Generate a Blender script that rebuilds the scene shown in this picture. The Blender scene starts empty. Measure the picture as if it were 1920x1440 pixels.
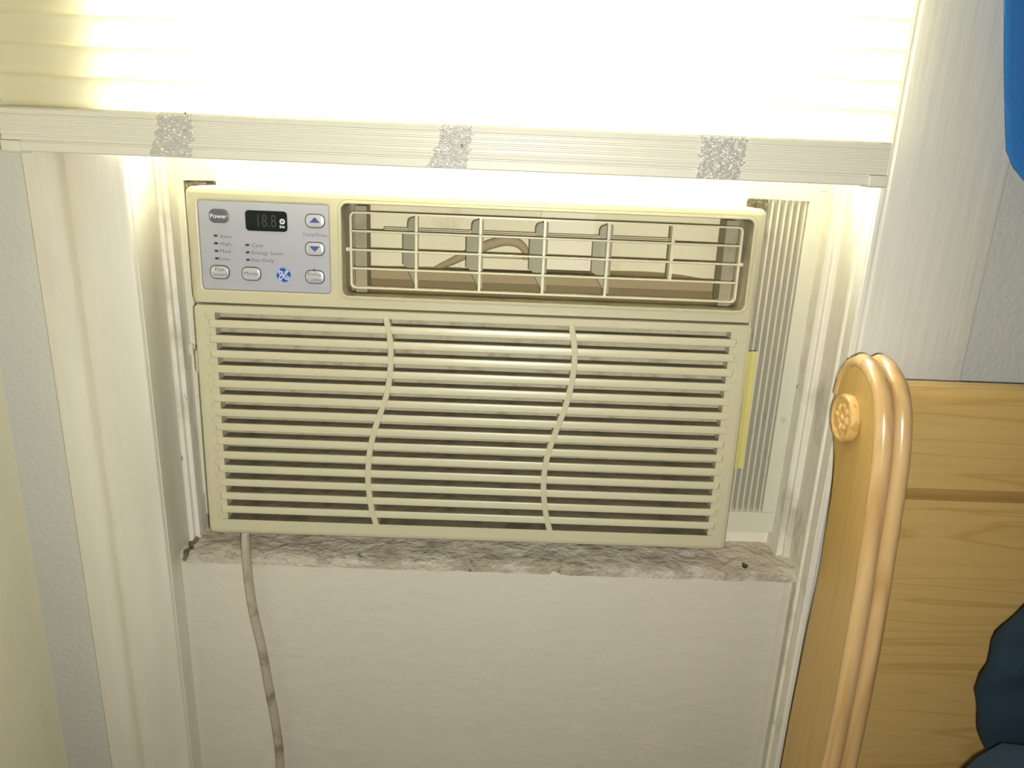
import bpy, bmesh, math, random
from mathutils import Matrix, Vector, noise
random.seed(7)
scene = bpy.context.scene
col = scene.collection
BZ = 0.75                      # height of the air conditioner's bottom edge above the floor

# ------------------------------------------------------------------ camera
def cam_axes(p, y, r):
    fwd = Vector((math.sin(y)*math.cos(p), math.cos(y)*math.cos(p), -math.sin(p)))
    right = Vector((math.cos(y), -math.sin(y), 0)); up = right.cross(fwd)
    c, s = math.cos(r), math.sin(r)
    return c*right + s*up, -s*right + c*up, fwd
cr, cu, cf = cam_axes(math.radians(17.720), math.radians(0.848), math.radians(2.371))
CAM = Vector((0.0292, -0.7418, 0.4187 + BZ))
cd = bpy.data.cameras.new('camera'); cam = bpy.data.objects.new('camera', cd); col.objects.link(cam)
cam.matrix_world = Matrix(((cr.x, cu.x, -cf.x, CAM.x), (cr.y, cu.y, -cf.y, CAM.y), (cr.z, cu.z, -cf.z, CAM.z), (0, 0, 0, 1)))
cd.sensor_width = 36; cd.lens = 1442/1920*36; cd.clip_start = 0.01
scene.camera = cam

# ------------------------------------------------------------------ sky, flash lamp, exposure
w = bpy.data.worlds.new('sky'); scene.world = w; w.use_nodes = True
w.node_tree.nodes['Background'].inputs[0].default_value = (1.0, 0.975, 0.90, 1)
w.node_tree.nodes['Background'].inputs[1].default_value = 24.0
fl = bpy.data.lights.new('phone_flash', 'SPOT'); fl.energy = 21.5; fl.color = (1.0, 0.985, 0.93)
fl.shadow_soft_size = 0.006; fl.spot_size = math.radians(148); fl.spot_blend = 1.0
flo = bpy.data.objects.new('phone_flash', fl); col.objects.link(flo)
flo.location = (0.046, -0.745, 0.408 + BZ)
tgt = Vector((0.02, 0.0, 0.18 + BZ))
flo.rotation_euler = (tgt - flo.location).to_track_quat('-Z', 'Y').to_euler()
vs = scene.view_settings
scene.display_settings.display_device = 'sRGB'
vs.view_transform = 'Standard'; vs.look = 'None'; vs.exposure = 0.0; vs.gamma = 1.0; vs.use_curve_mapping = False

# ------------------------------------------------------------------ materials
def lin(c):
    def f(v):
        v /= 255.0
        return v/12.92 if v <= 0.04045 else ((v+0.055)/1.055)**2.4
    return (f(c[0]), f(c[1]), f(c[2]), 1)
def mat(name, c, rough=0.5, var=None, bump=None, stretch=(1, 1, 1), dirt=None, spec=0.5, metal=0.0, trans=None, sheen=0, coat=0, clear=0):
    """c: sRGB 0-255.  var=(scale, amount)  bump=(scale, distance)  dirt=[(rgb, scale, lo, hi, amount), ...]"""
    m = bpy.data.materials.new(name); m.use_nodes = True
    nt = m.node_tree; N = nt.nodes; L = nt.links; b = N['Principled BSDF']
    b.inputs['Roughness'].default_value = rough; b.inputs['Metallic'].default_value = metal
    b.inputs['Specular IOR Level'].default_value = spec; b.inputs['Base Color'].default_value = lin(c)
    b.inputs['Coat Weight'].default_value = coat; b.inputs['Coat Roughness'].default_value = 0.12
    b.inputs['Sheen Weight'].default_value = sheen
    tc = N.new('ShaderNodeTexCoord'); mp = N.new('ShaderNodeMapping'); mp.inputs['Scale'].default_value = stretch
    L.new(tc.outputs['Object'], mp.inputs['Vector'])
    last = None
    def nz(scale, detail=4.0, rgh=0.55):
        n = N.new('ShaderNodeTexNoise'); n.inputs['Scale'].default_value = scale
        n.inputs['Detail'].default_value = detail; n.inputs['Roughness'].default_value = rgh
        L.new(mp.outputs[0], n.inputs['Vector']); return n
    def mix(a, bcol, fac):
        x = N.new('ShaderNodeMix'); x.data_type = 'RGBA'
        if a is None: x.inputs[6].default_value = lin(c)
        else: L.new(a, x.inputs[6])
        x.inputs[7].default_value = bcol; L.new(fac, x.inputs[0]); return x.outputs[2]
    if var:
        n = nz(var[0]); r = N.new('ShaderNodeMapRange'); r.inputs[1].default_value = 0.35; r.inputs[2].default_value = 0.65
        r.inputs[4].default_value = var[1]; L.new(n.outputs[0], r.inputs[0])
        cc = lin(c); last = mix(last, (cc[0]*0.55, cc[1]*0.52, cc[2]*0.45, 1), r.outputs[0])
    for d in (dirt or []):
        n = nz(d[1], 5.0, 0.6); r = N.new('ShaderNodeMapRange'); r.inputs[1].default_value = d[2]; r.inputs[2].default_value = d[3]
        r.inputs[4].default_value = d[4]; L.new(n.outputs[0], r.inputs[0]); last = mix(last, lin(d[0]), r.outputs[0])
    if last is not None: L.new(last, b.inputs['Base Color'])
    if bump:
        n = nz(bump[0], 5.0); bn = N.new('ShaderNodeBump'); bn.inputs['Distance'].default_value = bump[1]
        bn.inputs['Strength'].default_value = 1.0
        L.new(n.outputs[0], bn.inputs['Height']); L.new(bn.outputs[0], b.inputs['Normal'])
    if trans:                      # translucent sheet: (colour, share)
        t = N.new('ShaderNodeBsdfTranslucent'); t.inputs[0].default_value = lin(trans[0])
        x = N.new('ShaderNodeMixShader'); x.inputs[0].default_value = trans[1]
        L.new(b.outputs[0], x.inputs[1]); L.new(t.outputs[0], x.inputs[2]); last = x.outputs[0]
        if clear:
            tr = N.new('ShaderNodeBsdfTransparent'); x2 = N.new('ShaderNodeMixShader'); x2.inputs[0].default_value = clear
            L.new(last, x2.inputs[1]); L.new(tr.outputs[0], x2.inputs[2]); last = x2.outputs[0]
        L.new(last, N['Material Output'].inputs[0])
    return m
def wood(name, c1, c2, rough, along, scale=26.0, dist=3.0):
    m = bpy.data.materials.new(name); m.use_nodes = True
    nt = m.node_tree; N = nt.nodes; L = nt.links; b = N['Principled BSDF']
    b.inputs['Roughness'].default_value = rough; b.inputs['Coat Weight'].default_value = 0.25; b.inputs['Coat Roughness'].default_value = 0.2
    tc = N.new('ShaderNodeTexCoord'); mp = N.new('ShaderNodeMapping')
    s = [1.0, 1.0, 1.0]; s[along] = 0.06; mp.inputs['Scale'].default_value = s
    L.new(tc.outputs['Object'], mp.inputs['Vector'])
    n1 = N.new('ShaderNodeTexNoise'); n1.inputs['Scale'].default_value = scale; n1.inputs['Detail'].default_value = 3.0; n1.inputs['Distortion'].default_value = 0.4
    n2 = N.new('ShaderNodeTexNoise'); n2.inputs['Scale'].default_value = scale*9; n2.inputs['Detail'].default_value = 4.0
    for n in (n1, n2): L.new(mp.outputs[0], n.inputs['Vector'])
    mu = N.new('ShaderNodeMath'); mu.operation = 'MULTIPLY'; mu.inputs[1].default_value = dist; L.new(n1.outputs[0], mu.inputs[0])
    fr = N.new('ShaderNodeMath'); fr.operation = 'PINGPONG'; fr.inputs[1].default_value = 0.5; L.new(mu.outputs[0], fr.inputs[0])
    r = N.new('ShaderNodeValToRGB'); r.color_ramp.elements[0].position = 0.0; r.color_ramp.elements[0].color = lin(c2)
    r.color_ramp.elements[1].position = 0.12; r.color_ramp.elements[1].color = lin(c1); L.new(fr.outputs[0], r.inputs[0])
    x = N.new('ShaderNodeMix'); x.data_type = 'RGBA'; x.inputs[7].default_value = lin(c2)
    mr = N.new('ShaderNodeMapRange'); mr.inputs[1].default_value = 0.45; mr.inputs[2].default_value = 0.75; mr.inputs[4].default_value = 0.45
    L.new(n2.outputs[0], mr.inputs[0]); L.new(mr.outputs[0], x.inputs[0]); L.new(r.outputs[0], x.inputs[6])
    L.new(x.outputs[2], b.inputs['Base Color'])
    return m

M = {}
M['wall'] = mat('wall_paint', (208, 208, 199), 0.75, bump=(160, 0.0012), var=(9, 0.06))
M['wall_cream'] = mat('wall_cream_paint', (240, 235, 205), 0.7, bump=(120, 0.0006), var=(6, 0.05))
M['ceil'] = mat('ceiling_paint', (225, 225, 220), 0.8)
M['floor'] = mat('floor_boards', (120, 88, 58), 0.5, var=(12, 0.4), stretch=(1, 8, 1))
M['paint'] = mat('gloss_paint', (232, 227, 210), 0.42, var=(14, 0.07), bump=(55, 0.0010), stretch=(1, 1, 0.16),
                 dirt=[((196, 188, 165), 7, 0.52, 0.75, 0.5)])
M['paint_r'] = mat('gloss_paint_brushed', (234, 231, 218), 0.40, bump=(110, 0.0007), stretch=(1, 1, 0.06),
                   dirt=[((205, 200, 182), 9, 0.55, 0.75, 0.4)])
M['paint_dirty'] = mat('old_paint_flaking', (232, 227, 212), 0.5, bump=(90, 0.0010), stretch=(1, 1, 0.5),
                       dirt=[((170, 162, 140), 28, 0.52, 0.7, 0.6), ((64, 54, 40), 75, 0.70, 0.74, 0.9)])
M['panel'] = mat('panel_paint', (224, 217, 200), 0.6, var=(5, 0.06), bump=(38, 0.0012), stretch=(1, 1, 1.6))
M['ledge'] = mat('ledge_dirt', (214, 205, 186), 0.75, bump=(85, 0.0060), stretch=(1, 1, 1),
                 dirt=[((168, 154, 130), 26, 0.45, 0.65, 0.8), ((84, 70, 52), 60, 0.64, 0.72, 0.8), ((228, 222, 206), 45, 0.60, 0.72, 0.8)])
M['caulk'] = mat('dark_crumbled_caulk', (150, 140, 114), 0.9, bump=(150, 0.004), dirt=[((82, 72, 54), 90, 0.45, 0.6, 0.8)])
M['ac'] = mat('cream_plastic', (201, 195, 164), 0.30, var=(4, 0.05), bump=(600, 0.00006))
M['ac_low'] = mat('cream_plastic_grille', (203, 197, 166), 0.33, var=(4, 0.06))
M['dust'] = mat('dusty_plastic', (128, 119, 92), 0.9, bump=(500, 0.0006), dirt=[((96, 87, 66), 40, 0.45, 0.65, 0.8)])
M['cass'] = mat('cassette_plastic_shaded', (158, 150, 122), 0.6, dirt=[((116, 106, 82), 40, 0.5, 0.7, 0.6)])  # darker than the cover: dust plus recess shade put into the colour
M['filter'] = mat('dusty_filter', (188, 181, 152), 0.9, bump=(700, 0.0008), dirt=[((140, 130, 104), 50, 0.5, 0.7, 0.7)])
M['cab'] = mat('cabinet_steel', (190, 186, 168), 0.5)
M['silver'] = mat('silver_film', (182, 183, 191), 0.36, var=(8, 0.04), metal=0.15)
M['button'] = mat('button_silver', (214, 214, 216), 0.28, metal=0.35)
M['groove'] = mat('button_groove', (84, 82, 80), 0.5)
M['grey_btn'] = mat('power_button_grey', (96, 96, 102), 0.4)
M['black'] = mat('display_black', (30, 36, 34), 0.15)
M['digit'] = mat('unlit_digits', (52, 55, 48), 0.4)
M['ink'] = mat('grey_ink', (106, 106, 118), 0.6)
M['white_ink'] = mat('white_ink', (226, 228, 232), 0.5)
M['blue_ink'] = mat('blue_ink', (58, 76, 142), 0.5)
M['logo_blue'] = mat('emblem_blue', (46, 78, 150), 0.35)
M['logo_pale'] = mat('emblem_pale_blue', (198, 214, 240), 0.4)
M['vent'] = mat('grille_plastic', (218, 211, 178), 0.35)
M['vane'] = mat('vane_plastic', (186, 184, 160), 0.5)
M['duct'] = mat('duct_foam', (240, 233, 200), 0.85, bump=(300, 0.0006), var=(14, 0.10), dirt=[((170, 158, 126), 20, 0.58, 0.75, 0.4)])
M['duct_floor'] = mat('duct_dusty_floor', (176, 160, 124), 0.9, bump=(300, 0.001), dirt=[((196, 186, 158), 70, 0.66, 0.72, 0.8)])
M['pleat'] = mat('accordion_vinyl', (208, 203, 184), 0.45, dirt=[((140, 132, 112), 30, 0.6, 0.75, 0.5)])
M['frame'] = mat('mounting_frame_plastic', (220, 217, 196), 0.4, var=(18, 0.05), dirt=[((150, 140, 116), 26, 0.60, 0.74, 0.55)])
M['rail_white'] = mat('white_enamel', (240, 238, 228), 0.4)
M['lit_opening'] = mat('lit_opening_cream', (246, 240, 214), 0.9, bump=(250, 0.0008))  # paler than the duct: light in the blower opening, put into the colour
M['tag'] = mat('yellow_tag_paper', (212, 204, 128), 0.7)
M['cord'] = mat('grey_cord', (190, 180, 160), 0.5, dirt=[((96, 86, 68), 34, 0.55, 0.72, 0.75)])
M['slat'] = mat('blind_vinyl', (232, 226, 192), 0.35, trans=((255, 251, 232), 0.20), clear=0.07)
M['rail'] = mat('blind_rail_vinyl', (224, 220, 202), 0.42)
M['foam'] = mat('crumbling_foam', (126, 118, 92), 0.95, bump=(220, 0.006), dirt=[((70, 62, 46), 90, 0.45, 0.6, 0.9), ((214, 208, 180), 120, 0.62, 0.7, 0.9)])
M['wood_panel'] = wood('maple_panel', (192, 160, 98), (176, 142, 80), 0.42, 0, 20, 9.0)
M['wood_post'] = wood('maple_post', (186, 152, 86), (166, 130, 66), 0.40, 2, 16, 3.0)
M['wood_bead'] = wood('maple_bead', (208, 174, 122), (190, 152, 98), 0.26, 2, 20, 2.0)
M['wood_dark'] = wood('maple_groove', (160, 128, 70), (142, 108, 54), 0.5, 0, 16, 3.0)
M['rosette'] = mat('rosette_wood', (210, 172, 106), 0.45, dirt=[((176, 128, 60), 120, 0.48, 0.62, 0.7)])
M['teal'] = mat('teal_cotton', (11, 38, 52), 0.9, bump=(900, 0.0004), var=(20, 0.25))
M['blue'] = mat('blue_cotton', (40, 112, 184), 0.9, bump=(900, 0.0004), sheen=0.2)
M['mattress'] = mat('mattress_cover', (210, 208, 200), 0.9)
def glass_mat():
    m = bpy.data.materials.new('window_glass'); m.use_nodes = True; N = m.node_tree.nodes; L = m.node_tree.links
    N.remove(N['Principled BSDF'])
    t = N.new('ShaderNodeBsdfTransparent'); t.inputs[0].default_value = (0.95, 0.97, 0.95, 1)
    g = N.new('ShaderNodeBsdfGlossy'); g.inputs['Roughness'].default_value = 0.02
    x = N.new('ShaderNodeMixShader'); x.inputs[0].default_value = 0.06
    L.new(t.outputs[0], x.inputs[1]); L.new(g.outputs[0], x.inputs[2]); L.new(x.outputs[0], N['Material Output'].inputs[0]); return m
M['glass'] = glass_mat()
def tape_mat():
    m = bpy.data.materials.new('clear_tape'); m.use_nodes = True; N = m.node_tree.nodes; L = m.node_tree.links
    N.remove(N['Principled BSDF'])
    t = N.new('ShaderNodeBsdfTransparent'); t.inputs[0].default_value = (0.97, 0.97, 0.95, 1)
    g = N.new('ShaderNodeBsdfGlossy'); g.inputs['Roughness'].default_value = 0.24
    tc = N.new('ShaderNodeTexCoord'); n = N.new('ShaderNodeTexNoise'); n.inputs['Scale'].default_value = 330; n.inputs['Detail'].default_value = 2
    mp = N.new('ShaderNodeMapping'); mp.inputs['Scale'].default_value = (0.6, 1, 1.5)
    b = N.new('ShaderNodeBump'); b.inputs['Distance'].default_value = 0.0035
    L.new(tc.outputs['Object'], mp.inputs[0]); L.new(mp.outputs[0], n.inputs['Vector']); L.new(n.outputs[0], b.inputs['Height']); L.new(b.outputs[0], g.inputs['Normal'])
    x = N.new('ShaderNodeMixShader'); x.inputs[0].default_value = 0.22
    d = N.new('ShaderNodeBsdfDiffuse'); d.inputs[0].default_value = (0.93, 0.93, 0.9, 1); x3 = N.new('ShaderNodeMixShader'); x3.inputs[0].default_value = 0.36
    L.new(b.outputs[0], d.inputs['Normal']); L.new(t.outputs[0], x3.inputs[1]); L.new(d.outputs[0], x3.inputs[2])
    L.new(x3.outputs[0], x.inputs[1]); L.new(g.outputs[0], x.inputs[2]); L.new(x.outputs[0], N['Material Output'].inputs[0]); return m
M['tape'] = tape_mat()

# ------------------------------------------------------------------ mesh helpers
class MB:
    def __init__(s): s.v = []; s.f = []; s.m = []
    def add(s, vs, fs, mi=0):
        o = len(s.v); s.v += [tuple(p) for p in vs]
        for f in fs: s.f.append([o+i for i in f]); s.m.append(mi)
    def box(s, x0, x1, y0, y1, z0, z1, mi=0):
        s.add([(x0,y0,z0),(x1,y0,z0),(x1,y1,z0),(x0,y1,z0),(x0,y0,z1),(x1,y0,z1),(x1,y1,z1),(x0,y1,z1)],
              [(0,3,2,1),(4,5,6,7),(0,1,5,4),(1,2,6,5),(2,3,7,6),(3,0,4,7)], mi)
    def prism(s, pts, a, b, axis, mi=0, mis=None):
        """pts: 2-D outline; extruded along axis from a to b ('x': pts=(y,z)  'z': pts=(x,y)  'y': pts=(x,z))"""
        def P(p, t): return {'x': (t, p[0], p[1]), 'z': (p[0], p[1], t), 'y': (p[0], t, p[1])}[axis]
        n = len(pts); o = len(s.v)
        s.v += [P(p, a) for p in pts] + [P(p, b) for p in pts]
        for i in range(n):
            j = (i+1) % n; s.f.append([o+i, o+j, o+n+j, o+n+i]); s.m.append(mis[i] if mis else mi)
        s.f.append([o+i for i in range(n)][::-1]); s.m.append(mi); s.f.append([o+n+i for i in range(n)]); s.m.append(mi)
    def loft(s, loops, mi=0, cap0=False, cap1=False, closed=True, mis=None):
        n = len(loops[0]); o = len(s.v)
        for l in loops: s.v += [tuple(p) for p in l]
        for k in range(len(loops)-1):
            for i in range(n if closed else n-1):
                j = (i+1) % n; s.f.append([o+k*n+i, o+k*n+j, o+(k+1)*n+j, o+(k+1)*n+i]); s.m.append(mis[k] if mis else mi)
        if cap0: s.f.append([o+i for i in range(n)][::-1]); s.m.append(mis[0] if mis else mi)
        if cap1: s.f.append([o+(len(loops)-1)*n+i for i in range(n)]); s.m.append(mis[-1] if mis else mi)
    def tube(s, path, r, n=10, mi=0, rx=None, caps=True):
        path = [Vector(p) for p in path]; loops = []
        ref = None
        for i, p in enumerate(path):
            t = (path[min(i+1, len(path)-1)] - path[max(i-1, 0)]).normalized()
            if ref is None:
                ref = Vector((0, 0, 1)) if abs(t.z) < 0.9 else Vector((1, 0, 0))
            a = (ref - t*ref.dot(t)).normalized(); ref = a; b = t.cross(a)
            rr = r[i] if isinstance(r, (list, tuple)) else r
            loops.append([p + a*(rr*math.cos(2*math.pi*k/n)) + b*((rx or rr)*math.sin(2*math.pi*k/n)) for k in range(n)])
        s.loft(loops, mi, caps, caps)
    def build(s, name, mats, parent=None, smooth=None, bevel=0, loc=None):
        me = bpy.data.meshes.new(name); me.from_pydata(s.v, [], s.f)
        if not isinstance(mats, (list, tuple)): mats = [mats]
        for k in mats: me.materials.append(M[k])
        me.polygons.foreach_set('material_index', s.m)
        bm = bmesh.new(); bm.from_mesh(me)
        bmesh.ops.remove_doubles(bm, verts=bm.verts, dist=1e-6)
        bmesh.ops.recalc_face_normals(bm, faces=bm.faces)
        if bevel:
            bmesh.ops.bevel(bm, geom=[e for e in bm.edges if len(e.link_faces) == 2 and e.calc_face_angle(0) > 0.5],
                            offset=bevel, segments=2, profile=0.6, affect='EDGES', clamp_overlap=True)
        bm.to_mesh(me); bm.free()
        if smooth is not None:
            me.polygons.foreach_set('use_smooth', [True]*len(me.polygons))
            me.set_sharp_from_angle(angle=math.radians(smooth))
        return link(name, me, parent, loc)
WM = {}
def link(name, me, parent=None, loc=None):
    o = bpy.data.objects.new(name, me); col.objects.link(o)
    o.location = loc if loc else (0, 0, BZ)
    if parent is not None: attach(o, parent)
    return o
def attach(o, parent, local=False):
    o.parent = parent
    if parent.name in WM: o.matrix_parent_inverse = WM[parent.name].inverted()
    else: o.location = (0, 0, 0)          # a sub-part: its part already carries the offset
def local_child(o, parent, loc=(0, 0, 0)):
    """o's mesh is already in the parent's own axes"""
    o.parent = parent; o.matrix_parent_inverse = Matrix.Identity(4); o.location = loc; return o
def empty(name, mw):
    e = bpy.data.objects.new(name, None); e.empty_display_size = 0.05; col.objects.link(e); e.matrix_world = mw
    e.matrix_basis = mw; WM[e.name] = mw.copy(); return e
def tag(o, label=None, cat=None, group=None, kind=None):
    if label: o['label'] = label
    if cat: o['category'] = cat
    if group: o['group'] = group
    if kind: o['kind'] = kind
    return o
def rrect(u0, u1, v0, v1, r, n=5):
    p = []
    for cx, cy, a0 in ((u1-r, v1-r, 0), (u0+r, v1-r, 90), (u0+r, v0+r, 180), (u1-r, v0+r, 270)):
        for k in range(n+1):
            a = math.radians(a0 + 90*k/n); p.append((cx+r*math.cos(a), cy+r*math.sin(a)))
    return p
def at(pts, wd): return [(p[0], wd, p[1]) for p in pts]
def smoothpath(pts, k=6):
    out = []; P = [Vector(p) for p in pts]
    for i in range(len(P)-1):
        p0, p1, p2, p3 = P[max(i-1, 0)], P[i], P[i+1], P[min(i+2, len(P)-1)]
        for t in range(k):
            t /= k; out.append(0.5*((2*p1)+(p2-p0)*t+(2*p0-5*p1+4*p2-p3)*t*t+(3*p1-p0-3*p2+p3)*t**3))
    out.append(P[-1]); return out

S2 = lambda pts, k=4: [(p.x, p.y) for p in smoothpath([(a, c, 0) for a, c in pts], k)]
# ================================================================== THE SETTING
XL, XR = -0.3228, 0.3737          # faces of the window jambs
TOPZ = 0.86                       # head of the opening
RX0, RX1, RY0, RZ1 = -0.482, 2.0, -2.6, 1.65
YW = 0.012                        # face of the back wall
b = MB(); b.box(RX0-0.12, XL-0.012, YW, 0.22, -BZ, RZ1); b.box(XR+0.012, RX1+0.1, YW, 0.22, -BZ, RZ1); b.box(XL-0.012, XR+0.012, YW, 0.22, TOPZ, RZ1)
tag(b.build('wall_back', 'wall'), 'pale grey textured wall around the window', kind='structure')
b = MB(); b.box(RX0-0.12, RX0, RY0-0.1, YW, -BZ, RZ1)
tag(b.build('wall_left', 'wall_cream'), 'cream side wall at the left edge', kind='structure')
b = MB(); b.box(RX1, RX1+0.1, RY0-0.1, YW, -BZ, RZ1); tag(b.build('wall_right', 'wall'), 'plain pale side wall out of frame', kind='structure')
b = MB(); b.box(RX0-0.12, RX1+0.1, RY0-0.1, RY0, -BZ, RZ1); tag(b.build('wall_front', 'wall'), 'plain pale wall behind the viewer', kind='structure')
b = MB(); b.box(RX0-0.12, RX1+0.1, RY0-0.1, 0.22, -BZ-0.1, -BZ); tag(b.build('floor', 'floor'), 'brown floor', kind='structure')
b = MB(); b.box(RX0-0.12, RX1+0.1, RY0-0.1, 0.22, RZ1, RZ1+0.1); tag(b.build('ceiling', 'ceil'), 'white ceiling', kind='structure')

# boarded panel below the window with its dirty ledge
ZL = -0.0375
def ledge_mesh():
    b = MB(); nx, ny = 90, 12; x0, x1, y0, y1 = XL-0.004, XR+0.004, 0.020, 0.104
    def h(i, j):
        x = x0+(x1-x0)*i/nx; y = y0+(y1-y0)*j/ny
        n = noise.noise(Vector((x*38, y*60, 1.3))) + 0.6*noise.noise(Vector((x*110, y*120, 4.1)))
        e = 0.0018 if j else 0.0012
        yy = y + (0.0022*noise.noise(Vector((x*45, 7.7, 0))) if j == 0 else 0)
        return (x, yy, ZL + e*n - (0.002 if j == 0 else 0))
    g = [[h(i, j) for j in range(ny+1)] for i in range(nx+1)]
    vs = [p for r in g for p in r]; fs = [(i*(ny+1)+j, (i+1)*(ny+1)+j, (i+1)*(ny+1)+j+1, i*(ny+1)+j+1) for i in range(nx) for j in range(ny)]
    o = len(vs); vs += [(g[i][0][0], g[i][0][1]+0.001, ZL-0.012) for i in range(nx+1)]
    fs += [(i*(ny+1), (i+1)*(ny+1), o+i+1, o+i) for i in range(nx)]
    b.add(vs, fs); return b
b = MB(); b.box(XL-0.004, XR-0.0125, 0.022, 0.2, -BZ, ZL-0.004); b.box(XR-0.0125, XR+0.004, 0.034, 0.2, -BZ, ZL-0.004)
tag(b.build('wall_niche', 'panel', bevel=0.0015), 'off-white painted board filling the recess below the window', kind='structure')
tag(ledge_mesh().build('trim_1', 'ledge', smooth=60), 'dirty flaking ledge under the air conditioner', kind='structure')
b = MB(); b.box(XL+0.001, XR-0.001, 0.091, 0.2, ZL-0.002, -0.017); tag(b.build('trim_2', 'paint_dirty', bevel=0.002), 'white sill strip at the back of the ledge', kind='structure')

# casings (vertical mouldings) and jambs
def vprofile(name, pts, z0, z1, m, label):
    b = MB(); b.prism(pts, z0, z1, 'z'); return tag(b.build(name, m, smooth=35), label, kind='structure')
vprofile('trim_3', [(-0.4203, YW+0.004), (-0.4203, -0.002), (-0.4185, -0.0040), (-0.4050, -0.0052), (-0.3960, -0.0046), (-0.3925, -0.0030), (-0.3850, -0.0042), (-0.3785, -0.0092),
          (-0.3745, -0.0110), (-0.3700, -0.0108), (-0.3275, -0.0095), (-0.3246, -0.0080), (-0.3236, -0.006), (-0.3236, YW+0.004)], -BZ, TOPZ+0.09, 'paint', 'thick painted window casing on the left with a moulded step')
vprofile('trim_4', [(0.3745, YW+0.004), (0.3745, -0.004), (0.3756, -0.0058), (0.3790, -0.0062), (0.3802, -0.0050), (0.3822, -0.0048), (0.3836, -0.0066), (0.4875, -0.0066), (0.4908, -0.0045), (0.4908, YW+0.004)],
         -BZ, TOPZ+0.09, 'paint_r', 'flat brush-marked white casing board on the right')
vprofile('trim_5', [(XL-0.014, -0.003), (XL, -0.003), (XL, 0.2), (XL-0.014, 0.2)], -BZ, TOPZ, 'paint', 'left window jamb')
vprofile('trim_6', [(XR+0.014, -0.003), (XR, -0.003), (XR, 0.0130), (XR-0.0022, 0.0148), (XR-0.0030, 0.0178), (XR-0.0022, 0.0206), (XR, 0.0222), (XR, 0.2), (XR+0.014, 0.2)],
         -BZ, TOPZ, 'paint_dirty', 'right window jamb with a thin bead')
vprofile('trim_7', [(XL-0.002, 0.050), (XL+0.0015, 0.0485), (XL+0.0045, 0.0500), (XL+0.0052, 0.0550), (XL+0.0095, 0.0560), (XL+0.0100, 0.0600), (XL+0.0100, 0.11), (XL-0.002, 0.11)],
         ZL-0.002, TOPZ, 'paint_dirty', 'left window stop moulding')
vprofile('trim_8', [(XR+0.002, 0.056), (XR-0.0040, 0.0545), (XR-0.0065, 0.0555), (XR-0.0070, 0.0600), (XR-0.0085, 0.0600), (XR-0.0138, 0.0585), (XR-0.0145, 0.0620), (XR-0.0145, 0.11), (XR+0.002, 0.11)],
         ZL-0.002, TOPZ, 'paint_dirty', 'right window stop moulding')
b = MB(); b.box(XL-0.014, XR+0.014, -0.0066, 0.2, TOPZ, TOPZ+0.012); b.box(-0.4203, 0.4908, -0.0066, YW+0.003, TOPZ+0.012, TOPZ+0.09)
tag(b.build('trim_9', 'paint'), 'head casing above the window out of frame', kind='structure')
# crumbled caulk in the lower left corner of the recess
b = MB(); pth = []
for k in range(9):
    t = k/8; pth.append((XL+0.007+0.004*noise.noise(Vector((t*9, 2, 0))), 0.014+0.038*t, ZL+0.001-0.020*max(0, 0.3-t)+0.003*noise.noise(Vector((t*7, 5, 0)))))
b.tube(pth, [0.002+0.005*abs(noise.noise(Vector((k*1.7, 0, 3)))) for k in range(9)], 8)
tag(b.build('trim_10', 'caulk', smooth=50), 'dark crumbled caulk in the left corner of the ledge', kind='structure')

# window sash and pane
win = empty('window_1', Matrix.Translation((0, 0.12, BZ+0.385))); tag(win, 'window sash behind the blind', kind='structure')
b = MB(); sy0, sy1 = 0.105, 0.135
b.box(XL, XL+0.012, sy0, sy1, 0.385, TOPZ); b.box(XR-0.012, XR, sy0, sy1, 0.385, TOPZ); b.box(XL+0.012, XR-0.012, sy0, sy1, TOPZ-0.03, TOPZ); b.box(XL+0.012, XR-0.012, sy0, sy1, 0.385, 0.405)
b.build('window_frame', 'rail_white', win)
b = MB(); b.box(XL+0.011, XR-0.011, 0.118, 0.121, 0.403, TOPZ-0.028); b.build('pane', 'glass', win)

# ================================================================== AIR CONDITIONER
LEAN = math.radians(2.05)
ACM = Matrix.Translation((0, 0, BZ)) @ Matrix.Rotation(-LEAN, 4, 'X')
ac = empty('air_conditioner', ACM)
tag(ac, 'cream window air conditioner with louvred front and control panel', 'air conditioner')
HW, HH, SPL = 0.280, 0.3635, 0.2508
def acpart(b, name, mats, smooth=None, bevel=0, parent=None, loc=(0, 0, 0)):
    o = b.build(name, mats, None, smooth, bevel); return local_child(o, parent or ac, loc)

# --- cabinet behind the cover
b = MB(); b.box(-0.272, 0.272, 0.052, 0.075, 0.004, 0.358); b.box(-0.272, 0.272, 0.135, 0.42, 0.004, 0.358)
b.box(-0.272, 0.272, 0.075, 0.135, 0.004, 0.240); b.box(-0.272, -0.14, 0.075, 0.135, 0.240, 0.358); b.box(-0.14, 0.272, 0.075, 0.135, 0.352, 0.358); b.box(0.268, 0.272, 0.075, 0.135, 0.24, 0.352)
# open the cabinet front where the duct enters
b = MB()
b.box(-0.272, -0.142, 0.052, 0.42, 0.004, 0.358); b.box(-0.142, 0.272, 0.052, 0.42, 0.004, 0.236)
b.box(-0.142, 0.272, 0.052, 0.42, 0.3565, 0.358); b.box(0.2705, 0.272, 0.052, 0.42, 0.236, 0.3565); b.box(-0.142, 0.2705, 0.15, 0.42, 0.236, 0.3565)
acpart(b, 'cabinet', 'cab')

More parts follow.
